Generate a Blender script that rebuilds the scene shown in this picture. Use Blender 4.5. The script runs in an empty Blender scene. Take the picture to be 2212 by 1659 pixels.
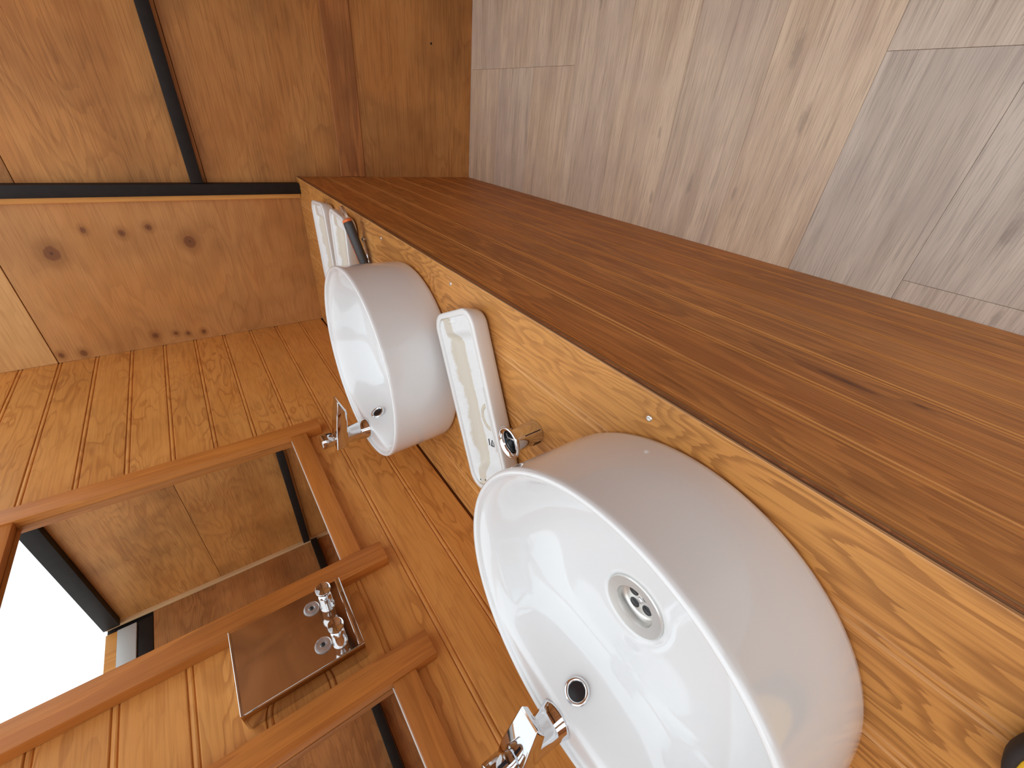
import bpy, bmesh, math, random
from mathutils import Vector, Matrix

random.seed(7)
PI = math.pi
scene = bpy.context.scene
COL = scene.collection

# ------------------------------------------------------------------ camera
cam_data = bpy.data.cameras.new('camera')
cam = bpy.data.objects.new('camera', cam_data)
COL.objects.link(cam)
scene.camera = cam
cam_data.sensor_fit = 'HORIZONTAL'
cam_data.sensor_width = 36.0
cam_data.lens = 14.3246
cam_data.clip_start = 0.01
R = ((0.0807918, -0.5877209, -0.8050197),
     (-0.8366871, -0.4789251, 0.2656790),
     (-0.5416893, 0.6520850, -0.5304318))
C0 = (0.8673592, -1.9584773, 1.1876283)
cam.matrix_world = Matrix((
    (R[0][0], -R[1][0], -R[2][0], C0[0]),
    (R[0][1], -R[1][1], -R[2][1], C0[1]),
    (R[0][2], -R[1][2], -R[2][2], C0[2]),
    (0, 0, 0, 1)))

# ------------------------------------------------------------------ world: white overcast sky above the roofless cabin
world = bpy.data.worlds.new('overcast_sky')
scene.world = world
world.use_nodes = True
bg = world.node_tree.nodes['Background']
bg.inputs[0].default_value = (0.88, 0.955, 1.0, 1)
bg.inputs[1].default_value = 1.0

vs = scene.view_settings
vs.view_transform = 'Standard'
vs.look = 'None'
vs.gamma = 1.0
vs.use_curve_mapping = False
vs.exposure = 0.98

# ------------------------------------------------------------------ materials
def new_mat(name):
    m = bpy.data.materials.new(name)
    m.use_nodes = True
    nt = m.node_tree
    b = nt.nodes['Principled BSDF']
    return m, nt, b

class NB:
    """tiny node builder"""
    def __init__(s, nt): s.nt = nt
    def n(s, t, **kw):
        nd = s.nt.nodes.new(t)
        for k, v in kw.items(): setattr(nd, k, v)
        return nd
    def put(s, sock, v):
        if hasattr(v, 'is_output') or isinstance(v, bpy.types.NodeSocket): s.nt.links.new(v, sock)
        elif v is not None: sock.default_value = v
    def math(s, op, a, b=None, c=None, clamp=False):
        nd = s.n('ShaderNodeMath', operation=op, use_clamp=clamp)
        s.put(nd.inputs[0], a); s.put(nd.inputs[1], b); s.put(nd.inputs[2], c)
        return nd.outputs[0]
    def vmath(s, op, a, b=None, out=0):
        nd = s.n('ShaderNodeVectorMath', operation=op)
        s.put(nd.inputs[0], a); s.put(nd.inputs[1], b)
        return nd.outputs[out]
    def noise(s, vec, scale=1.0, detail=2.0, rough=0.5, dist=0.0):
        nd = s.n('ShaderNodeTexNoise')
        s.put(nd.inputs['Vector'], vec)
        nd.inputs['Scale'].default_value = scale
        nd.inputs['Detail'].default_value = detail
        nd.inputs['Roughness'].default_value = rough
        nd.inputs['Distortion'].default_value = dist
        return nd.outputs[0]
    def ramp(s, v, a, b, lo=0.0, hi=1.0, smooth=True):
        nd = s.n('ShaderNodeMapRange')
        nd.interpolation_type = 'SMOOTHSTEP' if smooth else 'LINEAR'
        nd.clamp = True
        s.put(nd.inputs[0], v)
        for i, x in zip((1, 2, 3, 4), (a, b, lo, hi)): nd.inputs[i].default_value = x
        return nd.outputs[0]
    def mix(s, f, a, b, blend='MIX'):
        nd = s.n('ShaderNodeMix', data_type='RGBA', blend_type=blend)
        s.put(nd.inputs[0], f); s.put(nd.inputs[6], a); s.put(nd.inputs[7], b)
        return nd.outputs[2]

def lin(r, g, b):
    f = lambda c: (c/255/12.92) if c/255 <= 0.04045 else ((c/255+0.055)/1.055)**2.4
    return (f(r), f(g), f(b), 1)

def wood(name, base, dark, light, axis='y', along=1.1, across=5.5, rings=9, ring_amt=0.5, fiber=0.35,
         tone=0.35, rough=0.42, rnd=0.0, knots=(), tint=0.12, lo=0.0, edge=0.62, spec=0.35, coat=0.0, jag=0.6, jagf=0.35, plainlo=0.25):
    """stained plywood: rotary-cut contour figure, fine pores, slow tone change; axis = grain direction"""
    m, nt, b = new_mat(name)
    N = NB(nt)
    P = N.n('ShaderNodeNewGeometry').outputs['Position']
    oi = N.n('ShaderNodeObjectInfo')
    rv = oi.outputs['Random']
    if rnd:
        cmb = N.n('ShaderNodeCombineXYZ')
        for i, k in enumerate((3.1, 7.7, 5.3)):
            N.put(cmb.inputs[i], N.math('MULTIPLY', rv, rnd*k))
        Pr = N.vmath('ADD', P, cmb.outputs[0])
    else:
        Pr = P
    sc = {'x': (along, across, across), 'y': (across, along, across), 'z': (across, across, along)}[axis]
    fs = {'x': (7, 230, 230), 'y': (230, 7, 230), 'z': (230, 230, 7)}[axis]
    V = N.vmath('MULTIPLY', Pr, sc)
    n1 = N.noise(V, 1.0, 2.5, 0.45, 0.35)
    # ragged edges of the figure
    n1b = N.noise(N.vmath('MULTIPLY', Pr, tuple(k*jagf for k in fs)), 1.0, 2, 0.6)
    h = N.math('ADD', N.math('MULTIPLY', n1, rings), N.math('MULTIPLY', n1b, jag))
    fr = N.math('FRACT', h)
    band = N.math('MULTIPLY', N.ramp(fr, lo, edge), N.ramp(fr, 0.92, 1.0, 1.0, 0.0))
    # where the figure is strong and where the veneer is plain
    plain = N.ramp(N.noise(N.vmath('MULTIPLY', Pr, tuple(k*0.45 for k in sc)), 1.0, 1, 0.5), 0.36, 0.60, plainlo, 1.0)
    band = N.math('MULTIPLY', band, plain)
    fib = N.noise(N.vmath('MULTIPLY', Pr, fs), 1.0, 3, 0.65)
    fibm = N.ramp(fib, 0.42, 0.72)
    slow = N.noise(N.vmath('MULTIPLY', Pr, tuple(k*0.8 for k in sc)), 0.9, 3, 0.6)
    col = N.mix(N.ramp(slow, 0.3, 0.7), base, light)
    col = N.mix(N.math('MULTIPLY', band, ring_amt), col, dark)
    col = N.mix(N.math('MULTIPLY', fibm, fiber), col, dark)
    blot = N.ramp(N.noise(Pr, 3.2, 3, 0.6), 0.35, 0.75, 1.0, 1.0-tone)
    vv = N.math('MULTIPLY', blot, N.math('ADD', 1.0-tint/2, N.math('MULTIPLY', rv, tint)))
    hsv = N.n('ShaderNodeHueSaturation')
    N.put(hsv.inputs['Value'], vv); N.put(hsv.inputs['Color'], col)
    col = hsv.outputs[0]
    for (cx, cy, cz, rad, stretch) in knots:
        ex = {'x': (1/stretch, 1, 1), 'y': (1, 1/stretch, 1), 'z': (1, 1, 1/stretch)}[axis]
        d = N.vmath('SUBTRACT', P, (cx, cy, cz))
        d = N.vmath('MULTIPLY', d, ex)
        wob = N.noise(P, 55.0, 2, 0.5)
        L = N.vmath('LENGTH', d, out=1)
        L = N.math('ADD', L, N.math('MULTIPLY', N.math('SUBTRACT', wob, 0.5), rad*0.5))
        halo = N.ramp(L, rad*0.9, rad*2.6, 0.45, 0.0)
        core = N.ramp(L, rad*0.72, rad*1.0, 0.62, 0.0)
        pith = N.ramp(L, rad*0.1, rad*0.28, 0.6, 0.0)
        col = N.mix(halo, col, tuple(x*0.75 for x in dark[:3])+(1,))
        col = N.mix(core, col, (dark[0]*0.5, dark[1]*0.38, dark[2]*0.55, 1))
        col = N.mix(pith, col, (0.02, 0.01, 0.006, 1))
    N.put(b.inputs['Base Color'], col)
    N.put(b.inputs['Roughness'], N.math('ADD', rough, N.math('MULTIPLY', fib, 0.16)))
    b.inputs['Specular IOR Level'].default_value = spec
    b.inputs['Coat Weight'].default_value = coat
    b.inputs['Coat Roughness'].default_value = 0.25
    bump = N.n('ShaderNodeBump')
    bump.inputs['Strength'].default_value = 0.25
    bump.inputs['Distance'].default_value = 0.0012
    N.put(bump.inputs['Height'], N.math('SUBTRACT', N.math('MULTIPLY', fib, 0.6), N.math('MULTIPLY', band, 0.5)))
    N.put(b.inputs['Normal'], bump.outputs[0])
    return m

def simple(name, color, rough=0.4, metal=0.0, spec=0.5, coat=0.0, noise=0.0, nscale=40):
    m, nt, b = new_mat(name)
    N = NB(nt)
    if noise:
        tc = N.n('ShaderNodeTexCoord').outputs['Object']
        n = N.noise(tc, nscale, 3, 0.6)
        col = N.mix(N.ramp(n, 0.3, 0.75), color, tuple(c*(1-noise) for c in color[:3])+(1,))
        N.put(b.inputs['Base Color'], col)
    else:
        b.inputs['Base Color'].default_value = color
    b.inputs['Roughness'].default_value = rough
    b.inputs['Metallic'].default_value = metal
    b.inputs['Specular IOR Level'].default_value = spec
    b.inputs['Coat Weight'].default_value = coat
    return m

M = {}
M['wall_board'] = wood('beadboard_wall', lin(212, 143, 70), lin(158, 88, 32), lin(218, 152, 80), 'y', 4.0, 17, 8, 0.48, 0.34, 0.14, rnd=2.0, tint=0.07, lo=0.5, edge=0.92, jag=0.35)
M['front_board'] = wood('beadboard_front', lin(204, 130, 60), lin(130, 74, 30), lin(212, 144, 74), 'y', 2.2, 12, 8, 0.42, 0.55, 0.2, rnd=0.0, tint=0.05, edge=0.8, jag=0.6, jagf=0.7,
                        knots=((0.61, -1.865, 0.536, 0.006, 7.0), (0.61, -1.94, 0.515, 0.003, 3.0)))
M['counter'] = wood('beadboard_counter', lin(208, 142, 74), lin(136, 80, 36), lin(212, 150, 80), 'y', 3.2, 13, 18, 0.56, 0.40, 0.14, rnd=0.0, tint=0.0, rough=0.36, lo=0.3, edge=0.8, jag=1.0, jagf=0.7, plainlo=0.55)
M['front_groove'] = wood('front_groove', lin(212, 146, 78), lin(160, 100, 48), lin(222, 160, 92), 'y', 2, 14, 4, 0.3, 0.3, 0.1)
M['counter_groove'] = wood('counter_groove', lin(220, 160, 98), lin(170, 110, 58), lin(226, 170, 110), 'y', 2, 14, 4, 0.3, 0.3, 0.1)
M['ply_edge'] = wood('plywood_edge', lin(150, 100, 56), lin(82, 46, 22), lin(186, 136, 84), 'y', 0.6, 260, 3, 0.8, 0.4, 0.2)
KN = ((.38, 0, 1.579, .022, 1.25), (.39, 0, 1.208, .020, 1.25), (.447, 0, 1.312, .010, 1.2), (.432, 0, 1.388, .011, 1.2), (.448, 0, 1.481, .008, 1.4),
      (.022, 0, 1.63, .011, 1.3), (.028, 0, 1.688, .009, 1.3), (.046, 0, 1.415, .011, 1.2), (.042, 0, 1.352, .008, 1.2), (.034, 0, 1.314, .007, 1.2), (.031, 0, 1.262, .009, 1.2))
M['end_ply'] = wood('end_plywood', lin(196, 134, 74), lin(140, 84, 40), lin(206, 148, 90), 'x', 2.2, 7, 9, 0.22, 0.36, 0.28, lo=0.4, edge=0.9, rnd=0.0, tint=0.0, knots=KN)
M['end_ply_right'] = wood('end_plywood_right', lin(194, 128, 66), lin(128, 72, 30), lin(206, 144, 80), 'x', 2.4, 9, 10, 0.25, 0.42, 0.34, lo=0.35, edge=0.9, rnd=1.0, tint=0.08)
M['end_ply_pale'] = wood('end_plywood_pale', lin(212, 158, 98), lin(160, 104, 54), lin(220, 168, 108), 'x', 2.2, 8, 9, 0.24, 0.34, 0.2, lo=0.4, edge=0.9, rnd=1.0, tint=0.0)
M['batten_pale'] = wood('batten_pale', lin(226, 186, 140), lin(180, 130, 84), lin(232, 196, 152), 'z', 1.5, 30, 3, 0.2, 0.2, 0.15)
M['ply_back'] = wood('plywood_back', lin(182, 118, 66), lin(116, 66, 32), lin(198, 136, 82), 'y', 2.4, 9, 10, 0.36, 0.4, 0.35, lo=0.35, edge=0.9, rnd=1.0, tint=0.1)
M['frame'] = wood('mirror_frame_wood', lin(191, 114, 46), lin(136, 70, 22), lin(202, 128, 58), 'z', 2.5, 24, 3, 0.35, 0.35, 0.18, rnd=1.5, rough=0.4)
M['frame_rail'] = wood('mirror_rail_wood', lin(191, 114, 46), lin(136, 70, 22), lin(202, 128, 58), 'y', 2.5, 24, 3, 0.35, 0.35, 0.18, rnd=1.5, rough=0.4)
M['batten'] = wood('batten_wood', lin(214, 142, 62), lin(160, 96, 36), lin(226, 160, 84), 'z', 1.5, 30, 3, 0.3, 0.3, 0.2)
M['band'] = wood('band_wood', lin(178, 110, 58), lin(112, 60, 28), lin(192, 126, 70), 'x', 1.5, 14, 5, 0.5, 0.4, 0.3)
M['steel_dark'] = simple('dark_painted_steel', lin(38, 32, 30), 0.55, 0.0, 0.22, noise=0.25)
M['grey_paint'] = simple('grey_painted_metal', lin(196, 196, 196), 0.4)
M['chrome'] = simple('chrome', (0.72, 0.72, 0.735, 1), 0.045, 1.0)
M['polished'] = simple('polished_stainless', (0.62, 0.58, 0.55, 1), 0.07, 1.0)
M['brushed'] = simple('brushed_stainless', (0.80, 0.79, 0.765, 1), 0.34, 1.0)
M['mirror'] = simple('mirror_glass', (0.76, 0.75, 0.72, 1), 0.004, 1.0)
M['glass_edge'] = simple('glass_edge', (0.8, 0.82, 0.82, 1), 0.25)
M['black'] = simple('black_hole', (0.012, 0.012, 0.015, 1), 0.25)
M['rubber'] = simple('dark_grey_rubber', lin(66, 62, 62), 0.55, noise=0.15, nscale=300)
M['rubber_black'] = simple('black_rubber', lin(40, 32, 30), 0.7, noise=0.2, nscale=300)
M['orange'] = simple('orange_plastic', lin(232, 112, 52), 0.45)
M['yellow'] = simple('yellow_plastic', lin(232, 178, 22), 0.4)
M['blue'] = simple('blue_mark', lin(60, 60, 200), 0.4)
M['ink'] = simple('black_ink', (0.015, 0.015, 0.018, 1), 0.6)
M['emboss'] = simple('grey_stamp', lin(178, 176, 178), 0.6)

def ceramic(name, col, rough=0.07):
    m, nt, b = new_mat(name)
    b.inputs['Base Color'].default_value = col
    b.inputs['Roughness'].default_value = rough
    b.inputs['Specular IOR Level'].default_value = 0.5
    b.inputs['Coat Weight'].default_value = 0.3
    b.inputs['Coat Roughness'].default_value = 0.03
    return m
M['ceramic'] = ceramic('white_glazed_ceramic', (0.80, 0.805, 0.81, 1))
M['lid_glaze'] = ceramic('white_lid_glaze', (0.80, 0.79, 0.775, 1), 0.16)

def lid_inside():
    m, nt, b = new_mat('unglazed_lid_inside')
    N = NB(nt)
    tc = N.n('ShaderNodeTexCoord').outputs['Object']
    sep = N.n('ShaderNodeSeparateXYZ'); N.put(sep.inputs[0], tc)
    n = N.noise(N.vmath('MULTIPLY', tc, (26, 30, 30)), 1.0, 4, 0.65)
    # a strip of bare tan clay along one side of the pocket
    yy = N.math('ADD', sep.outputs[1], N.math('MULTIPLY', N.math('SUBTRACT', n, 0.5), 0.02))
    strip = N.math('MULTIPLY', N.ramp(yy, 0.016, 0.020), N.ramp(yy, 0.046, 0.050, 1.0, 0.0))
    fine = N.ramp(N.noise(tc, 160, 3, 0.7), 0.3, 0.8)
    col = N.mix(N.math('MULTIPLY', fine, 0.25), (0.82, 0.82, 0.82, 1), (0.66, 0.66, 0.66, 1))
    col = N.mix(strip, col, lin(212, 203, 188))
    N.put(b.inputs['Base Color'], col)
    b.inputs['Roughness'].default_value = 0.55
    bump = N.n('ShaderNodeBump'); bump.inputs['Strength'].default_value = 0.3; bump.inputs['Distance'].default_value = 0.002
    N.put(bump.inputs['Height'], n); N.put(b.inputs['Normal'], bump.outputs[0])
    return m
M['lid_inside'] = lid_inside()
M['tan_clay'] = simple('bare_tan_clay', lin(214, 204, 186), 0.7, noise=0.12, nscale=120)

def glass_mat():
    m, nt, b = new_mat('clear_plastic')
    b.inputs['Base Color'].default_value = (0.9, 0.9, 0.92, 1)
    b.inputs['Roughness'].default_value = 0.03
    b.inputs['Transmission Weight'].default_value = 0.85
    b.inputs['IOR'].default_value = 1.46
    return m
M['clear'] = glass_mat()

def plank_mat():
    m, nt, b = new_mat('grey_oak_vinyl')
    N = NB(nt)
    P = N.n('ShaderNodeNewGeometry').outputs['Position']
    oi = N.n('ShaderNodeObjectInfo')
    rv = oi.outputs['Random']
    cmb = N.n('ShaderNodeCombineXYZ')
    N.put(cmb.inputs[0], N.math('MULTIPLY', rv, 9.0)); N.put(cmb.inputs[1], N.math('MULTIPLY', rv, 5.0))
    Pr = N.vmath('ADD', P, cmb.outputs[0])
    broad = N.noise(N.vmath('MULTIPLY', Pr, (2.2, 20, 1)), 1.0, 3, 0.55, 0.3)
    streak = N.noise(N.vmath('MULTIPLY', Pr, (3.2, 80, 1)), 1.0, 4, 0.65, 0.2)
    fine = N.noise(N.vmath('MULTIPLY', Pr, (10, 380, 1)), 1.0, 3, 0.7)
    col = N.mix(N.ramp(broad, 0.3, 0.72), lin(242, 218, 190), lin(216, 190, 163))
    col = N.mix(N.math('MULTIPLY', N.ramp(streak, 0.50, 0.74), 0.45), col, lin(156, 126, 104))
    col = N.mix(N.math('MULTIPLY', N.ramp(fine, 0.46, 0.68), 0.45), col, lin(146, 124, 106))
    col = N.mix(N.math('MULTIPLY', N.ramp(N.noise(Pr, 5, 2, 0.5), 0.45, 0.7), 0.3), col, lin(200, 175, 164))
    for (kx, ky, kr) in ((1.05, -1.385, .012), (.749, -1.355, .006), (.921, -1.455, .009), (.752, -1.219, .008), (.776, -1.878, .010), (.624, -1.934, .006), (.70, -1.10, .006), (.874, -1.073, .005), (1.2, -0.75, .008), (1.25, -1.66, .010)):
        d = N.vmath('MULTIPLY', N.vmath('SUBTRACT', P, (kx, ky, 0)), (0.28, 1, 0))
        L = N.math('ADD', N.vmath('LENGTH', d, out=1), N.math('MULTIPLY', N.math('SUBTRACT', N.noise(P, 60, 2, 0.6), 0.5), kr*1.2))
        col = N.mix(N.ramp(L, kr*0.3, kr*1.3, 0.40, 0.0), col, lin(136, 114, 102))
    hsv = N.n('ShaderNodeHueSaturation')
    N.put(hsv.inputs['Color'], col)
    at = N.n('ShaderNodeAttribute'); at.attribute_type = 'OBJECT'; at.attribute_name = 'grey'
    N.put(hsv.inputs['Saturation'], N.math('SUBTRACT', 1.0, N.math('MULTIPLY', at.outputs['Fac'], 0.4)))
    N.put(hsv.inputs['Value'], N.math('SUBTRACT', 1.0, N.math('MULTIPLY', at.outputs['Fac'], 0.14)))
    N.put(b.inputs['Base Color'], hsv.outputs[0])
    b.inputs['Roughness'].default_value = 0.5
    b.inputs['Specular IOR Level'].default_value = 0.3
    bump = N.n('ShaderNodeBump'); bump.inputs['Strength'].default_value = 0.2; bump.inputs['Distance'].default_value = 0.0008
    N.put(bump.inputs['Height'], fine); N.put(b.inputs['Normal'], bump.outputs[0])
    return m
M['plank'] = plank_mat()

# ------------------------------------------------------------------ helpers
def obj(name, bm, mat=None, parent=None, loc=(0, 0, 0), smooth=False, kind=None, mats=None):
    me = bpy.data.meshes.new(name)
    bm.normal_update()
    bm.to_mesh(me); bm.free()
    if smooth:
        for p in me.polygons: p.use_smooth = True
    for m in (mats or [mat]):
        if m is not None: me.materials.append(M[m] if isinstance(m, str) else m)
    o = bpy.data.objects.new(name, me)
    COL.objects.link(o)
    o.location = loc
    if parent is not None: o.parent = parent
    if kind: o['kind'] = kind
    return o

def auto_smooth(o, deg=35):
    me = o.data
    for p in me.polygons: p.use_smooth = True
    bm = bmesh.new(); bm.from_mesh(me)
    for e in bm.edges:
        if len(e.link_faces) == 2 and e.calc_face_angle(0) > math.radians(deg): e.smooth = False
    bm.to_mesh(me); bm.free()
    return o

def thing(name, label, cat, loc=(0, 0, 0), rotz=0.0, group=None):
    o = bpy.data.objects.new(name, None)
    COL.objects.link(o)
    o.empty_display_size = 0.05
    o.location = loc
    o.rotation_euler = (0, 0, rotz)
    o['label'] = label; o['category'] = cat
    if group: o['group'] = group
    return o

def tag(o, label, cat, group=None):
    o['label'] = label; o['category'] = cat
    if group: o['group'] = group
    return o

def structure(o, label=None):
    o['kind'] = 'structure'
    if label: o['label'] = label
    return o

def bm_box(x0, x1, y0, y1, z0, z1, bevel=0.0, seg=2, bm=None):
    own = bm is None
    if own: bm = bmesh.new()
    vs_ = [bm.verts.new((x, y, z)) for x in (x0, x1) for y in (y0, y1) for z in (z0, z1)]
    idx = ((0, 1, 3, 2), (4, 6, 7, 5), (0, 4, 5, 1), (2, 3, 7, 6), (0, 2, 6, 4), (1, 5, 7, 3))
    for f in idx: bm.faces.new([vs_[i] for i in f])
    if own:
        bmesh.ops.recalc_face_normals(bm, faces=bm.faces)
        if bevel: bmesh.ops.bevel(bm, geom=list(bm.edges), offset=bevel, segments=seg, affect='EDGES', profile=0.5)
    return bm

def box(name, mat, parent, x0, x1, y0, y1, z0, z1, bevel=0.0, seg=2, kind=None):
    o = obj(name, bm_box(x0, x1, y0, y1, z0, z1, bevel, seg), mat, parent, kind=kind)
    if bevel: auto_smooth(o)
    return o

def bm_loft(rings, closed=True, cap0=True, cap1=True):
    """rings: list of lists of points, equal counts"""
    bm = bmesh.new()
    R_ = [[bm.verts.new(p) for p in r] for r in rings]
    n = len(R_[0])
    for a, b in zip(R_[:-1], R_[1:]):
        for i in range(n if closed else n-1):
            j = (i+1) % n
            bm.faces.new((a[i], a[j], b[j], b[i]))
    if cap0: bm.faces.new(list(reversed(R_[0])))
    if cap1: bm.faces.new(R_[-1])
    bmesh.ops.recalc_face_normals(bm, faces=bm.faces)
    return bm

def bm_lathe(profile, n=48, axis='z', cap0=False, cap1=False):
    rings = []
    for r, h in profile:
        ring = []
        for i in range(n):
            a = 2*PI*i/n
            c, s = r*math.cos(a), r*math.sin(a)
            ring.append({'z': (c, s, h), 'x': (h, c, s), 'y': (s, h, c)}[axis])
        rings.append(ring)
    return bm_loft(rings, True, cap0, cap1)

def rr_outline(L, W, r, n=8):
    pts = []
    for cx, cy, a0 in ((L/2-r, W/2-r, 0), (-L/2+r, W/2-r, PI/2), (-L/2+r, -W/2+r, PI), (L/2-r, -W/2+r, 3*PI/2)):
        for i in range(n+1):
            a = a0+PI/2*i/n
            pts.append((cx+r*math.cos(a), cy+r*math.sin(a)))
    return pts

def move(bm, loc=(0, 0, 0), rot=None):
    mt = Matrix.Translation(loc)
    if rot is not None: mt = mt @ rot
    bmesh.ops.transform(bm, matrix=mt, verts=bm.verts)
    return bm

def text_mesh(txt, size, depth=0.0004):
    cu = bpy.data.curves.new('lettering', 'FONT')
    cu.body = txt; cu.size = size; cu.extrude = depth; cu.align_x = 'CENTER'; cu.align_y = 'CENTER'
    t = bpy.data.objects.new('lettering', cu); COL.objects.link(t)
    bpy.context.view_layer.update()
    me = bpy.data.meshes.new_from_object(t.evaluated_get(bpy.context.evaluated_depsgraph_get()))
    bpy.data.objects.remove(t); bpy.data.curves.remove(cu)
    bm = bmesh.new(); bm.from_mesh(me); bpy.data.meshes.remove(me)
    return bm

def dup(root, loc, rotz, label):
    r = root.copy(); COL.objects.link(r)
    r.location = loc; r.rotation_euler = (0, 0, rotz); r['label'] = label
    for ch in list(root.children):
        c = ch.copy(); COL.objects.link(c); c.parent = r
        for g in list(ch.children):
            d = g.copy(); COL.objects.link(d); d.parent = c
    return r

# ------------------------------------------------------------------ dimensions (metres)
H = 0.80            # worktop height
WF = 0.610          # x of the vanity front
YB = -3.30          # back of the room
XR = 1.465          # opposite wall
ZT = 2.075          # wall height

# ------------------------------------------------------------------ floor
fl = structure(obj('floor', bm_box(0, XR+.02, YB, 0.0, -0.05, -0.004), 'ply_back'), 'light grey oak plank floor')
seams = [0.0, -0.2225, -0.445, -0.667, -0.889, -1.112, -1.334, -1.557, -1.775, -1.99, -2.21, -2.43, -2.65, -2.87, -3.09, -3.30]
joint = {0: 1.04, 1: 1.04, 2: 1.04, 7: 1.04, 8: 0.65, 11: 1.0, 13: 0.8, 10: 1.2}
greyness = [0.1, 0.2, 0.0, 0.05, 0.15, 0.1, 0.1, 0.75, 0.9, 0.6, 0.3, 0.5, 0.2, 0.4, 0.3]
for i in range(len(seams)-1):
    xs = [0.0, joint[i], XR] if i in joint else [0.0, XR]
    for k, (a, b_) in enumerate(zip(xs[:-1], xs[1:])):
        g = 0.0003
        o = box('floor_plank', 'plank', fl, a+g, b_-g, seams[i+1]+g, seams[i]-g, -0.0039, 0.0, 0.0004, 1)
        o['grey'] = max(0.0, min(1.0, greyness[i] + (0.15 if (i+k) % 2 else -0.1)))

# ------------------------------------------------------------------ beadboard strip (shared mesh): runs along y, u = width direction, face at depth 0
PROFILE = [(0.0, -0.0017), (0.0008, -0.0004), (0.0018, 0.0), (0.0874, 0.0), (0.0882, -0.0003), (0.0894, -0.0017), (0.0902, -0.0017), (0.0914, -0.0004), (0.0936, 0.0), (0.0966, -0.0003), (0.0998, -0.0017), (0.0998, -0.0115), (0.0, -0.0115)]
def board_mesh(name, y0, y1, mapper, mat, scale=1.0, groove=None, depth=1.0):
    bm = bm_loft([[mapper(u*scale, d*depth if d > -0.01 else d, y) for u, d in PROFILE] for y in (y0, y1)])
    me = bpy.data.meshes.new(name)
    bm.to_mesh(me); bm.free()
    me.materials.append(M[mat])
    if groove:
        me.materials.append(M[groove])
        for i in (0, 3, 4, 5, 9): me.polygons[i].material_index = 1
    return me

# left wall: horizontal beadboard
wl = structure(obj('wall_left', bm_box(-0.05, -0.0116, YB, 0.0, 0.0, ZT), 'ply_back'), 'honey-stained horizontal beadboard wall')
me = board_mesh('wall_board', YB, 0.0, lambda u, d, y: (d, y, u), 'wall_board', depth=1.7)
for k in range(0, 22):
    z0 = k*0.1
    if z0 + 0.1 > ZT: continue
    if z0 < 0.75: continue
    o = bpy.data.objects.new('wall_board', me); COL.objects.link(o)
    o.location = (0, 0, z0 + 0.006); o.parent = wl
# below the worktop the wall is closed by one plain sheet
box('wall_sheet', 'ply_back', wl, -0.0115, -0.001, YB, 0.0, 0.0, 0.79)

# end wall: plywood sheets in a dark steel frame
we = structure(obj('wall_end', bm_box(-0.05, XR+0.05, 0.012, 0.06, 0.0, ZT), 'steel_dark'), 'plywood end wall in a dark steel frame')
def sheet(name, mat, x0, x1, z0, z1, y0=0.0, y1=0.0118):
    return box(name, mat, we, x0, x1, y0, y1, z0, z1, 0.001, 1)
sheet('plywood_sheet', 'end_ply', 0.0, 0.538, H-0.02, 1.704)
sheet('plywood_sheet', 'end_ply_pale', 0.0, 0.538, 1.7065, ZT)
sheet('plywood_sheet', 'end_ply_right', 0.5385, XR, 0.0, 0.5205)
sheet('plywood_sheet', 'end_ply_right', 0.5385, XR, 0.522, 1.10)
sheet('plywood_sheet', 'end_ply_right', 0.5385, XR, 1.1015, 1.579)
sheet('plywood_sheet', 'end_ply_right', 0.5385, XR, 1.5805, ZT)
box('wood_band', 'band', we, WF+0.001, XR, -0.006, -0.0001, 0.522, 0.625, 0.0015, 1)
box('corner_batten', 'batten', we, 0.535, 0.5525, -0.022, -0.0001, H+0.001, ZT, 0.001, 1)
box('steel_post', 'steel_dark', we, 0.553, 0.5905, -0.040, -0.0001, H+0.001, ZT, 0.002, 2)
box('steel_rail_or_shade', 'steel_dark', we, 0.591, XR-0.03, -0.034, -0.0001, 1.113, 1.149, 0.002, 2)
box('steel_rail_or_shade', 'steel_dark', we, 0.591, XR-0.03, -0.040, -0.0001, 2.012, ZT, 0.002, 2)
box('steel_rail_or_shade', 'steel_dark', we, 0.001, 0.552, -0.040, -0.0001, 2.012, ZT, 0.002, 2)
box('corner_batten', 'batten_pale', we, XR-0.018, XR-0.001, -0.020, -0.0001, 0.0, ZT, 0.001, 1)
for (sx, sz) in ((1.104, .195),):
    o = obj('screw_head', bm_lathe([(0.0, -0.0022), (0.0030, -0.002), (0.0042, -0.0004), (0.0042, 0.0)], 12, 'y'), 'steel_dark', we, (sx, -0.006 if sz > .5 else -0.0002, sz), True)

# opposite wall, only seen in the mirrors
bm = bm_box(XR+0.012, XR+0.06, -2.40, 0.0, 0.0, ZT)
bm_box(XR+0.012, XR+0.06, YB, -3.05, 0.0, ZT, bm=bm); bm_box(XR+0.012, XR+0.06, -3.05, -2.40, 2.0, ZT, bm=bm)  # gap between these pieces is an added doorway, out of view, for side light
bmesh.ops.recalc_face_normals(bm, faces=bm.faces)
wr = structure(obj('wall_right', bm, 'steel_dark'), 'opposite plywood wall with an unseen doorway added for side light')
ys = [0.0, -0.62, -1.84, -2.40]
for a, b_ in zip(ys[1:], ys[:-1]):
    for z0, z1 in ((0.0, 1.07), (1.072, ZT-0.186)):
        box('plywood_sheet', 'ply_back', wr, XR, XR+0.0118, a+.0008, b_-.0008, z0, z1, 0.001, 1)
box('plywood_sheet', 'ply_back', wr, XR, XR+0.0118, YB, -3.05, 0.0, ZT-0.125, 0.001, 1)
box('steel_rail_or_shade', 'steel_dark', wr, XR-0.034, XR-0.0001, -2.40, -0.03, 1.075, 1.111, 0.002, 2)
box('steel_rail_or_shade', 'steel_dark', wr, XR-0.004, XR+0.0119, -2.40, -0.045, ZT-0.185, ZT-0.1255, 0.002, 2)  # not a rail: dark strip standing in for the shade below the flashing
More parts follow.
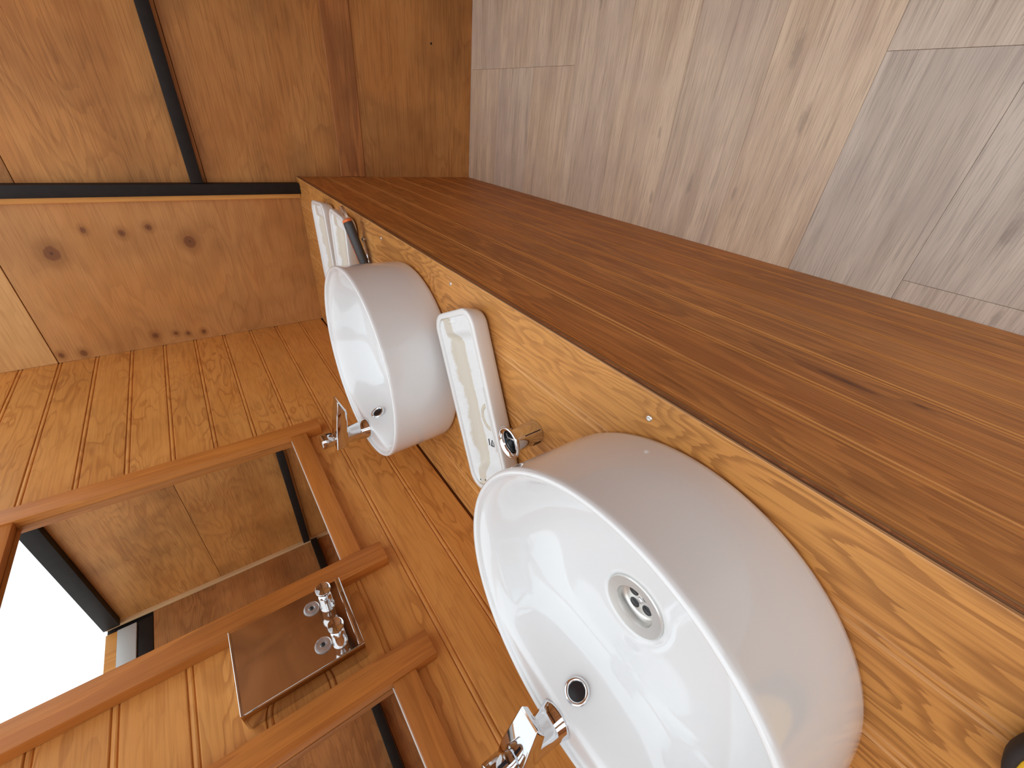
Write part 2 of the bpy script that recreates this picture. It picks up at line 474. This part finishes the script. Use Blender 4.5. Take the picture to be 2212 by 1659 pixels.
box('grey_flashing', 'grey_paint', wr, XR-0.008, XR+0.0119, YB, -0.045, ZT-0.120, ZT-0.045, 0.002, 2)
box('top_batten', 'batten', wr, XR-0.004, XR+0.0119, YB, -0.045, ZT-0.044, ZT, 0.001, 1)
gr = structure(obj('ground', bm_box(-12, 14, -14, 12, -0.12, -0.055), simple('dusty_ground', lin(150, 142, 130), 0.9, noise=0.3, nscale=3)), 'unseen ground outside the cabin, added to stop light from below')  # added plane, keeps white sky from shining up through the doorways

# back wall behind the photographer
bm = bm_box(-0.05, 0.66, YB-0.06, YB-0.0005, 0.0, ZT)
bm_box(1.40, XR+0.05, YB-0.06, YB-0.0005, 0.0, ZT, bm=bm); bm_box(0.66, 1.40, YB-0.06, YB-0.0005, 2.0, ZT, bm=bm)  # opening added out of view to bring more light to floor and vanity front
bmesh.ops.recalc_face_normals(bm, faces=bm.faces)
wb = structure(obj('wall_back', bm, 'ply_back'), 'plywood wall behind the camera, with a doorway added to let in light')

# ------------------------------------------------------------------ vanity base with beadboard front
va = thing('vanity_cabinet', 'long beadboard vanity base under the wooden worktop', 'cabinet', (0, 0, 0))
box('carcass', 'ply_back', va, 0.03, WF-0.0118, YB+0.01, -0.001, 0.001, H-0.0145)
me = board_mesh('front_board', YB+0.01, -0.0012, lambda u, d, y: (d, y, u), 'front_board', groove='front_groove', depth=1.45)
for k in range(8):
    z0 = 0.6915 - k*0.1
    if z0 < 0:
        me2 = board_mesh('front_board', YB+0.01, -0.0012, lambda u, d, y: (d, y, u), 'front_board', 0.9, 'front_groove', 1.45)
        o = bpy.data.objects.new('front_board', me2); z0 = 0.0016
    elif k == 0:
        o = bpy.data.objects.new('front_board', board_mesh('front_board', YB+0.01, -0.0012, lambda u, d, y: (d, y, u), 'front_board', 0.948))
    else:
        o = bpy.data.objects.new('front_board', me)
    COL.objects.link(o); o.parent = va
    o.location = (WF, 0, z0)

# worktop of the same beadboard, laid flat
wt = thing('worktop', 'wooden beadboard worktop carrying the two basins', 'worktop', (0, 0, H))
me = board_mesh('top_board', YB+0.01, -0.0012, lambda u, d, y: (-u, y, d), 'counter', 1.0185, 'counter_groove', 0.35)
for k in range(6):
    o = bpy.data.objects.new('top_board', me); COL.objects.link(o); o.parent = wt
    o.location = (WF-0.0005-k*0.1017, 0, 0)
for k, (z0, z1, mt) in enumerate(((-0.004, -0.0006, 'ply_edge'), (-0.0085, -0.0042, 'band'), (-0.0132, -0.0087, 'ply_edge'))):
    box('edge_ply', mt, wt, WF-0.0004, WF+0.0016-0.0004*k, YB+0.01, -0.0012, z0, z1)
for (sx, sy) in ((.576, -1.7524), (.5828, -1.2565), (.5832, -.888), (.583, -.40), (.30, -1.42)):
    s = obj('screw_head', bm_lathe([(0.0, 0.0009), (0.0012, 0.0004), (0.0026, 0.0011), (0.0038, 0.0008), (0.0042, 0.0)], 14), 'brushed', wt, (sx, sy, 0.0), True)
    s['label'] = 'small steel screw head'

# ------------------------------------------------------------------ round ceramic basins with tap deck
def make_basin(name, label, loc):
    RB = 0.234; HB = 0.155; ZD = 0.1475; ZF = 0.048
    t = thing(name, label, 'sink', loc, 0, 'round counter-top basins')
    n = 128
    chord = 0.174      # distance of the deck edge from the centre, towards the wall (-x)
    rings = []
    def ring(fr, fz):
        return [(fr(2*PI*i/n)*math.cos(2*PI*i/n), fr(2*PI*i/n)*math.sin(2*PI*i/n), fz(2*PI*i/n)) for i in range(n)]
    def r_open(a, k=0.0):
        base = RB-0.0118
        c = -math.cos(a)
        if c <= 0.02: return base
        d = chord/c
        w_ = 0.012
        return -w_*math.log(math.exp(-base/w_)+math.exp(-d/w_)) + (0.0)
    ro = [r_open(2*PI*i/n) for i in range(n)]
    f_open = lambda a: ro[int(round(a/(2*PI)*n)) % n]
    cst = lambda v: (lambda a: v)
    prof_out = [(RB-0.016, 0.0), (RB-0.009, 0.0012), (RB-0.0055, 0.005), (RB-0.0045, 0.012), (RB-0.0035, 0.05), (RB-0.002, 0.10), (RB-0.0008, 0.143), (RB, 0.149), (RB-0.0010, 0.1532), (RB-0.0030, 0.1550), (RB-0.0062, 0.1549), (RB-0.0084, 0.1532), (RB-0.0096, 0.1500)]
    for r, z in prof_out: rings.append(ring(cst(r), cst(z)))
    # shallow tap deck, vanishing where the bowl comes up to the rim
    def deck(k, dz):
        return ring(lambda a: (RB-0.0106)*(1-k)+f_open(a)*k, lambda a: 0.1475 + dz)
    rings.append(deck(0.0, 0.0005)); rings.append(deck(0.35, -0.0006)); rings.append(deck(0.75, -0.0006)); rings.append(deck(0.96, -0.0008))
    # bowl wall and floor
    RF = 0.150
    steps = [(0.0, 0.0), (0.03, 0.03), (0.075, 0.10), (0.14, 0.26), (0.22, 0.46), (0.32, 0.64), (0.45, 0.79), (0.60, 0.895), (0.78, 0.965), (1.0, 1.0)]
    for q, dz in steps:
        rings.append(ring(lambda a, q=q: f_open(a)*(1-q)+0.105*q - 0.003, lambda a, dz=dz: 0.145-(0.145-ZF-0.004)*dz))
    for r, z in ((0.085, ZF+0.0024), (0.065, ZF+0.001), (0.052, ZF+0.0002), (0.046, ZF-0.0008), (0.044, ZF-0.0025)):
        rings.append(ring(lambda a, r=r: r, cst(z)))
    bm = bm_loft(rings, True, True, False)
    o = obj('bowl', bm, 'ceramic', t, smooth=True)
    # waste in the floor of the bowl
    wz = ZF
    wst = obj('waste', bm_lathe([(0.0445, wz-0.006), (0.0440, wz+0.0005), (0.0428, wz+0.0018), (0.0412, wz+0.0016), (0.0305, wz+0.0002), (0.0290, wz+0.0002), (0.0276, wz-0.0025), (0.0268, wz-0.0135), (0.0245, wz-0.0150), (0.0225, wz-0.0142), (0.0, wz-0.0138)], 48), 'brushed', t); auto_smooth(wst, 28)
    wst['label'] = 'brushed steel waste with four holes and a screw'
    for i in range(5):
        a = PI/4+i*PI/2+0.35
        px, py = (0.0140*math.cos(a), 0.0140*math.sin(a)) if i < 4 else (0, 0)
        if i < 4:
            obj('drain_hole', bm_lathe([(0.0074, -0.0004), (0.0070, 0.0003), (0.0, 0.0004)], 20), 'black', wst, (px, py, wz-0.0136), True)
        else:
            obj('slotted_screw', bm_lathe([(0.0046, 0.0), (0.0044, 0.0012), (0.0, 0.0014)], 20), 'chrome', wst, (0, 0, wz-0.0137), True)
    # overflow ring just below the tap deck
    rot = Matrix.Rotation(math.radians(64), 4, 'Y')
    prof = [(0.0185, -0.003), (0.0185, 0.001), (0.0170, 0.0030), (0.0145, 0.0034), (0.0125, 0.0022), (0.0118, -0.001)]
    ov = obj('overflow_ring', move(bm_lathe(prof, 36), (-0.1575, 0, 0.1165), rot), 'chrome', t, smooth=True)
    obj('overflow_hole', move(bm_lathe([(0.0120, 0.0), (0.006, 0.0006), (0.0, 0.0008)], 28), (-0.1575, 0, 0.1165), rot), 'black', ov, smooth=True)
    return t

basin = make_basin('basin', 'round white ceramic basin nearest the camera, with slotted steel waste in view', (0.340, -1.842, H+0.0006))
basin_far = dup(basin, (0.338, -1.068, H+0.0006), 0, 'round white ceramic basin farther away, near the end wall and tool')

# ------------------------------------------------------------------ push taps
def make_tap(name, label, loc):
    t = thing(name, label, 'tap', loc, 0, 'chrome push taps')
    # flared base and column (oval towards the spout)
    prof = [(0.0, 0.0), (0.0280, 0.0), (0.0282, 0.0012), (0.0268, 0.005), (0.0250, 0.011), (0.0236, 0.018), (0.0230, 0.028), (0.0228, 0.045), (0.0228, 0.066), (0.0224, 0.072), (0.0, 0.073)]
    body = obj('body', bm_lathe(prof, 40), 'chrome', t, smooth=True); auto_smooth(body, 40)
    # wedge-shaped spout: side outline in xz, narrowed towards the lip
    out = [(-0.0225, 0.062), (-0.0235, 0.0905), (0.020, 0.0860), (0.075, 0.0772), (0.117, 0.0690), (0.118, 0.0672), (0.088, 0.0530), (0.082, 0.0518), (0.050, 0.0545), (0.028, 0.0580), (0.0215, 0.0560)]
    def hw(x): return 0.0235 if x < 0.01 else 0.0235 - (x-0.01)*0.065
    bm = bmesh.new()
    A = [bm.verts.new((x, -hw(x), z)) for x, z in out]
    B = [bm.verts.new((x, hw(x), z)) for x, z in out]
    bm.faces.new(A); bm.faces.new(list(reversed(B)))
    for i in range(len(out)):
        j = (i+1) % len(out)
        bm.faces.new((A[i], B[i], B[j], A[j]))
    bmesh.ops.recalc_face_normals(bm, faces=bm.faces)
    ed = [e for e in bm.edges if e.calc_face_angle(0) > 0.3]
    bmesh.ops.bevel(bm, geom=ed, offset=0.0022, segments=3, affect='EDGES', profile=0.5)
    sp = obj('spout', bm, 'chrome', t); auto_smooth(sp, 30)
    obj('aerator', bm_lathe([(0.0, -0.003), (0.0085, -0.003), (0.0092, 0.0), (0.0092, 0.004)], 24), 'brushed', t, (0.072, 0, 0.0525), True)
    # push button on top
    tilt = Matrix.Rotation(math.radians(4), 4, 'Y')
    bt = obj('push_button', move(bm_lathe([(0.0150, -0.004), (0.0150, 0.006), (0.0192, 0.007), (0.0198, 0.009), (0.0198, 0.030), (0.0190, 0.0325), (0.0175, 0.0332), (0.0, 0.0338)], 36), (0.0, 0, 0.088), tilt), 'chrome', t)
    auto_smooth(bt, 40)
    obj('cold_mark', move(bm_lathe([(0.0028, 0.0), (0.0, 0.0006)], 14), (-0.0085, -0.005, 0.1214), tilt), 'blue', bt, smooth=True)
    bm = bm_box(0.0182, 0.0204, -0.0022, 0.0022, 0.0065, 0.020)
    obj('button_slot', move(bm, (0, 0, 0.088), tilt), 'black', bt)
    return t
tap = make_tap('tap', 'chrome push tap on the near basin, cut by the frame', (0.138, -1.842, H+0.1472))
tap_far = dup(tap, (0.140, -1.068, H+0.1472), 0, 'chrome push tap on the far basin beside the framed mirror')

# ------------------------------------------------------------------ cistern lids lying upside down
def make_lid(name, label, loc, rotz, L=0.375, W=0.155, HH=0.040):
    """x = length, y = width; open side up"""
    t = thing(name, label, 'cistern lid', loc, rotz, 'ceramic cistern lids')
    rr = 0.034
    def ring(dl, z, ex=0.0): return [(x, y, z) for x, y in rr_outline(L-2*dl-2*ex, W-2*dl, max(0.008, rr-dl*0.8), 10)]
    outer = [ring(0.024, 0.0), ring(0.014, 0.0012), ring(0.0075, 0.006), ring(0.0045, 0.014), ring(0.0018, 0.026), ring(0.0002, HH-0.004), ring(0.0008, HH-0.0012), ring(0.003, HH), ring(0.0095, HH), ring(0.0112, HH-0.001)]
    o = obj('shell', bm_loft(outer, True, True, False), 'lid_glaze', t, smooth=True)
    inner = [ring(0.0112, HH-0.001), ring(0.0120, HH-0.0055), ring(0.0145, HH-0.0065), ring(0.0235, HH-0.0068, 0.014), ring(0.0262, HH-0.0080, 0.016), ring(0.031, HH-0.015, 0.017), ring(0.037, HH-0.0225, 0.018), ring(0.046, HH-0.0250, 0.018), ring(0.062, HH-0.0256, 0.018)]
    i = obj('pocket', bm_loft(inner, True, False, True), 'lid_inside', t, smooth=True)
    auto_smooth(i, 50)
    # push-button hole with a bare clay collar
    zc = HH-0.0255
    col = obj('button_collar', bm_lathe([(0.0300, -0.001), (0.0290, 0.0012), (0.0255, 0.0022), (0.0215, 0.0016), (0.0200, -0.0010), (0.0198, -0.0080)], 36), 'tan_clay', t, (-0.03, -0.017, zc), True)
    obj('button_hole', bm_lathe([(0.0200, -0.0078), (0.0, -0.0082)], 36), 'lid_glaze', col, (0, 0, 0), True)
    # low ribs and location notches on the step
    bmr = bm_box(-0.095, 0.035, -0.0385, -0.0345, zc, zc+0.013, 0.0012)
    obj('rib', bmr, 'lid_glaze', t)
    for sx, sy, lx, ly in ((L/2-0.0195, 0.012, 0.0075, 0.034), (L/2-0.055, -W/2+0.0195, 0.026, 0.0075), (-L/2+0.0195, -0.01, 0.0075, 0.034)):
        obj('notch', bm_box(sx-lx/2, sx+lx/2, sy-ly/2, sy+ly/2, HH-0.0069, HH-0.0057, 0.0010), 'lid_inside', t)
    for sx, sy in ((-L/2+0.018, W/2-0.03), (-L/2+0.022, W/2-0.052)):
        obj('dirt_mark', bm_lathe([(0.0026, -0.0002), (0.0018, 0.0004), (0.0, 0.0005)], 10), 'ink', t, (sx, sy, HH-0.0066), True)
    return t, zc

lidA, zc = make_lid('cistern_lid', 'upside-down white cistern lid between the two basins, stamped 3071', (0.392, -1.412, H+0.0006), math.radians(27.8))
# printed number and faint mould stamp on this lid only
bm = text_mesh('3071', 0.021)
o = obj('printed_number', move(bm, (-0.085, -0.010, zc+0.0007), Matrix.Rotation(math.radians(84), 4, 'Z')), 'ink', lidA)
o['label'] = 'black printed number 3071'
lidB, _ = make_lid('cistern_lid', 'upside-down white cistern lid nearest the end wall', (0.408, -0.447, H+0.0006), math.radians(5))
lidC, _ = make_lid('cistern_lid', 'upside-down white cistern lid beside the black wrench handle', (0.414, -0.634, H+0.0006), math.radians(-3), 0.375, 0.152)

# ------------------------------------------------------------------ loose slotted waste fitting standing on the worktop
t = thing('waste_fitting', 'loose chrome slotted waste fitting standing by the near basin', 'plumbing fitting', (0.418, -1.560, H+0.0006))
o = obj('slotted_tube', bm_lathe([(0.0170, 0.0), (0.0205, 0.0), (0.0208, 0.001), (0.0208, 0.045), (0.0203, 0.050), (0.0172, 0.052), (0.0168, 0.045), (0.0168, 0.0)], 40), 'chrome', t); auto_smooth(o, 40)
for a in (0.55, 0.55+PI):
    bm = bm_box(0.0196, 0.0212, -0.0009, 0.0009, 0.003, 0.036)
    obj('slot', move(bm, (0, 0, 0), Matrix.Rotation(a-1.3, 4, 'Z')), 'black', t)
bm = bm_box(0.0196, 0.0212, -0.0035, 0.0035, 0.003, 0.018)
obj('slot', move(bm, (0, 0, 0), Matrix.Rotation(-2.0, 4, 'Z')), 'black', t)
o = obj('flange', bm_lathe([(0.0180, 0.050), (0.0205, 0.0505), (0.0262, 0.0545), (0.0285, 0.0572), (0.0286, 0.0590), (0.0272, 0.0606), (0.0245, 0.0604), (0.0205, 0.0575), (0.0188, 0.0545), (0.0182, 0.050)], 44), 'chrome', t, smooth=True)
obj('bore', bm_lathe([(0.0183, 0.0540), (0.017, 0.040), (0.0, 0.034)], 32), 'black', t, smooth=True)
for a in (0, PI/2):
    obj('cross_bar', move(bm_box(-0.017, 0.017, -0.0012, 0.0012, 0.043, 0.046), (0, 0, 0), Matrix.Rotation(a+0.4, 4, 'Z')), 'brushed', t)

# ------------------------------------------------------------------ adjustable wrench with grey and orange grip
def along(p0, p1, up=(0, 0, 1)):
    x = (Vector(p1)-Vector(p0)).normalized()
    y = Vector(up).cross(x).normalized(); z = x.cross(y)
    return Matrix(((x.x, y.x, z.x, 0), (x.y, y.y, z.y, 0), (x.z, y.z, z.z, 0), (0, 0, 0, 1)))
# local x runs from the hanging loop towards the jaws
P0 = (0.626, -0.735, H+0.044); P1 = (0.496, -0.789, H+0.0200)
t = thing('adjustable_wrench', 'adjustable wrench with dark grey and orange grip, jaws toward the far basin', 'wrench', P0)
t.rotation_euler = along(P0, P1).to_euler()
def bm_oval_tube(pts, n=24):
    return bm_loft([[(x, ry*math.cos(2*PI*i/n), zoff+rz*math.sin(2*PI*i/n)) for i in range(n)] for x, ry, rz, zoff in pts])
o = obj('grip', bm_oval_tube([(0.032, 0.014, 0.010, 0), (0.034, 0.0172, 0.0122, 0), (0.044, 0.0182, 0.0130, 0), (0.09, 0.0168, 0.0122, 0), (0.14, 0.0172, 0.0124, 0), (0.160, 0.0155, 0.0090, 0), (0.162, 0.013, 0.007, 0)]), 'rubber', t, smooth=True)
o['label'] = 'dark grey rubber grip'
ob = obj('collar', bm_oval_tube([(0.026, 0.0125, 0.0090, 0), (0.0265, 0.0160, 0.0115, 0), (0.033, 0.0174, 0.0124, 0), (0.0335, 0.015, 0.011, 0)]), 'orange', t, smooth=True)
ob['label'] = 'orange end collar'
# hanging loop: flat steel ring plate
n = 28
outl = [(0.030, -0.0085), (0.030, 0.0085)]
bm = bmesh.new()
def oval(cx, rx, ry, k=28): return [(cx+rx*math.cos(2*PI*i/k), ry*math.sin(2*PI*i/k)) for i in range(k)]
out_o = oval(0.012, 0.022, 0.0115); inn = oval(0.006, 0.0105, 0.0058)
rings = [[(x, y, -0.0030) for x, y in inn], [(x, y, -0.0030) for x, y in out_o], [(x, y, 0.0030) for x, y in out_o], [(x, y, 0.0030) for x, y in inn], [(x, y, -0.0030) for x, y in inn]]
bm.free()
o = obj('hanging_loop', bm_loft(rings, True, False, False), 'brushed', t); auto_smooth(o, 40)
# orange wordmark on the grip
bm = text_mesh('BAHCO', 0.0105, 0.0006)
for v in bm.verts: v.co.x *= 2.0
o = obj('wordmark', move(bm, (0.098, -0.0066, 0.0117), Matrix.Rotation(math.radians(19), 4, 'X')), 'orange', t)
# head and jaws
o = obj('shank', bm_oval_tube([(0.158, 0.008, 0.005, 0), (0.170, 0.010, 0.006, 0), (0.180, 0.016, 0.0062, 0)]), 'chrome', t, smooth=True)
head = [(x_+0.019, y_) for x_, y_ in ((0.155, -0.014), (0.178, -0.026), (0.200, -0.024), (0.204, -0.010), (0.186, -0.004), (0.184, 0.006), (0.202, 0.012), (0.200, 0.022), (0.172, 0.022), (0.155, 0.014))]
bm = bm_loft([[(x, y, z) for x, y in head] for z in (-0.0065, 0.0065)])
bmesh.ops.bevel(bm, geom=list(bm.edges), offset=0.0012, segments=2, affect='EDGES')
o = obj('jaw_head', bm, 'chrome', t); auto_smooth(o, 40)
obj('worm_screw', bm_lathe([(0.0, -0.007), (0.0055, -0.007), (0.0055, 0.007), (0.0, 0.007)], 16, 'y'), 'brushed', t, (0.193, 0.004, 0.0045), True)

# small steel ring spanner under the wrench handle
P0 = (0.556, -0.757, H+0.0008); P1 = (0.478, -0.792, H+0.0008)
t = thing('ring_spanner', 'small shiny steel spanner lying under the wrench handle', 'spanner', P0)
t.rotation_euler = along(P0, P1).to_euler()
def flat_ring(cx, ro, ri, z0, z1, k=20):
    a = oval(cx, ri, ri, k); b_ = oval(cx, ro, ro, k)
    return bm_loft([[(x, y, z0) for x, y in a], [(x, y, z0) for x, y in b_], [(x, y, z1) for x, y in b_], [(x, y, z1) for x, y in a], [(x, y, z0) for x, y in a]], True, False, False)
o = obj('ring_end', flat_ring(0.006, 0.0075, 0.0045, 0.0, 0.007), 'chrome', t); auto_smooth(o, 40)
o = obj('ring_end', flat_ring(0.088, 0.0075, 0.0045, 0.0, 0.007), 'chrome', t); auto_smooth(o, 40)
o = obj('bar', bm_box(0.012, 0.082, -0.0033, 0.0033, 0.001, 0.006, 0.001), 'chrome', t); auto_smooth(o, 40)

# ------------------------------------------------------------------ tape measure cut by the frame corner
t = thing('tape_measure', 'black and yellow tape measure lying at the worktop front, cut by the frame', 'tape measure', (0.527, -2.163, H+0.0006))
o = obj('rubber_case', bm_lathe([(0.0, 0.0), (0.054, 0.0), (0.0595, 0.002), (0.061, 0.006), (0.061, 0.014), (0.0600, 0.0180), (0.0575, 0.0200), (0.0555, 0.0200), (0.0545, 0.0190)], 48), 'rubber_black', t, smooth=True)
o = obj('yellow_cover', bm_lathe([(0.0550, 0.0185), (0.0535, 0.0208), (0.0500, 0.0216), (0.0, 0.0220)], 48), 'yellow', t, smooth=True)
o = obj('mouth', bm_box(-0.030, 0.045, -0.068, -0.048, 0.002, 0.018, 0.003), 'rubber_black', t); auto_smooth(o)
o = obj('tape_hook', bm_box(0.0452, 0.0475, -0.066, -0.050, 0.001, 0.019, 0.0004), 'brushed', t)

# ------------------------------------------------------------------ framed mirrors
def make_mirror(name, label, y_far, y_near):
    """outer faces of the two stiles at y_far / y_near"""
    sw = 0.0505
    t = thing(name, label, 'mirror', (0.0006, (y_far+y_near)/2, 1.03), 0, 'wood-framed mirrors')
    c = (y_far+y_near)/2
    w2 = (y_far-y_near)/2
    FX = 0.0265
    for s in (-1, 1):
        a, b_ = sorted((s*w2, s*(w2-sw)))
        o = obj('stile', bm_box(0.0, FX, a, b_, 0.0, 0.745, 0.0015), 'frame', t); auto_smooth(o)
    ra, rb = -(w2-sw)+0.0002, (w2-sw)-0.0002
    for z0, z1 in ((0.0435, 0.0865), (0.656, 0.700)):
        o = obj('rail', bm_box(0.0, FX-0.004, ra, rb, z0, z1, 0.0012), 'frame_rail', t); auto_smooth(o)
    # glass leans out 2 degrees at the top, its bottom edge rests behind the rail
    bm = bm_box(0.0, 0.004, ra+0.0005, rb-0.0005, 0.0, 0.568)
    rot = Matrix.Rotation(math.radians(0.0), 4, 'Y')
    g = obj('mirror_glass', move(bm, (0.0012, 0, 0.0872), rot), 'mirror', t)
    e = obj('glass_edge', bm_box(0.0005, 0.0068, ra+0.0005, rb-0.0005, 0.0866, 0.0884), 'glass_edge', t)
    e['label'] = 'bright bevelled bottom edge of the glass'
    return t
make_mirror('mirror', 'wood-framed mirror above the far basin, reflecting white sky', -0.8040, -1.3870)
make_mirror('mirror', 'wood-framed mirror at the bottom of the photo above the near basin', -1.5700, -2.1530)

# ------------------------------------------------------------------ double soap dispenser between the mirrors
DX, DY0, DY1, DZ0, DZ1 = 0.056, -1.5450, -1.3970, 1.135, 1.328
t = thing('soap_dispenser', 'polished steel double soap dispenser on the wall between the mirrors', 'soap dispenser', (0.0006, (DY0+DY1)/2, DZ0))
w2 = (DY1-DY0)/2; hh = DZ1-DZ0
o = obj('case', bm_box(0.0, DX-0.004, -w2, w2, 0.0, hh, 0.0015), 'polished', t); auto_smooth(o)
# slightly bulged front cover
nx, nz = 14, 18
bm = bmesh.new()
grid = []
for i in range(nx+1):
    row = []
    for k in range(nz+1):
        u, v = -1+2*i/nx, -1+2*k/nz
        dent = 0.0016*(1-u*u)*(1-v*v) + 0.0010*math.sin(2.2*u+1.4*v)*(1-u*u)*(1-v*v)
        row.append(bm.verts.new((DX-0.0038+0.0020+dent, u*(w2-0.0015), hh/2+v*(hh/2-0.0015))))
    grid.append(row)
for i in range(nx):
    for k in range(nz):
        bm.faces.new((grid[i][k], grid[i+1][k], grid[i+1][k+1], grid[i][k+1]))
geo = bmesh.ops.extrude_face_region(bm, geom=list(bm.faces))
for v in [g for g in geo['geom'] if isinstance(g, bmesh.types.BMVert)]: v.co.x = DX-0.0040
bmesh.ops.recalc_face_normals(bm, faces=bm.faces)
o = obj('front_cover', bm, 'polished', t); auto_smooth(o, 40)
o = obj('bottom_lip', bm_box(DX-0.004, DX+0.0035, -w2+0.0008, w2-0.0008, 0.0006, 0.0105, 0.0012), 'chrome', t); auto_smooth(o)
o = obj('top_edge', bm_box(0.003, DX+0.0010, -w2-0.0008, w2+0.0008, hh-0.0022, hh+0.0014, 0.0008), 'chrome', t); auto_smooth(o)
for ky in (0.0290, -0.0480):
    k = obj('push_valve', bm_lathe([(0.0, -0.003), (0.0128, -0.003), (0.0128, 0.003), (0.0116, 0.0045), (0.0116, 0.032), (0.0108, 0.0350), (0.0080, 0.0360), (0.0080, 0.0440), (0.0090, 0.0465), (0.0128, 0.0510), (0.0135, 0.0540), (0.0130, 0.0570), (0.0115, 0.0562), (0.0, 0.0548)], 36, 'x'), 'chrome', t, (DX, ky, 0.0355))
    auto_smooth(k, 40)
    s = obj('sight_glass', bm_lathe([(0.0, -0.001), (0.0140, -0.001), (0.0142, 0.0015), (0.0128, 0.0042), (0.0100, 0.0056), (0.0062, 0.0048), (0.0040, 0.0030), (0.0, 0.0026)], 36, 'x'), 'clear', t, (DX-0.001, ky+0.0095, 0.0620), True)
    obj('glass_core', bm_lathe([(0.0040, 0.0), (0.0032, 0.0012), (0.0, 0.0014)], 18, 'x'), 'black', s, (0.0030, 0, 0), True)
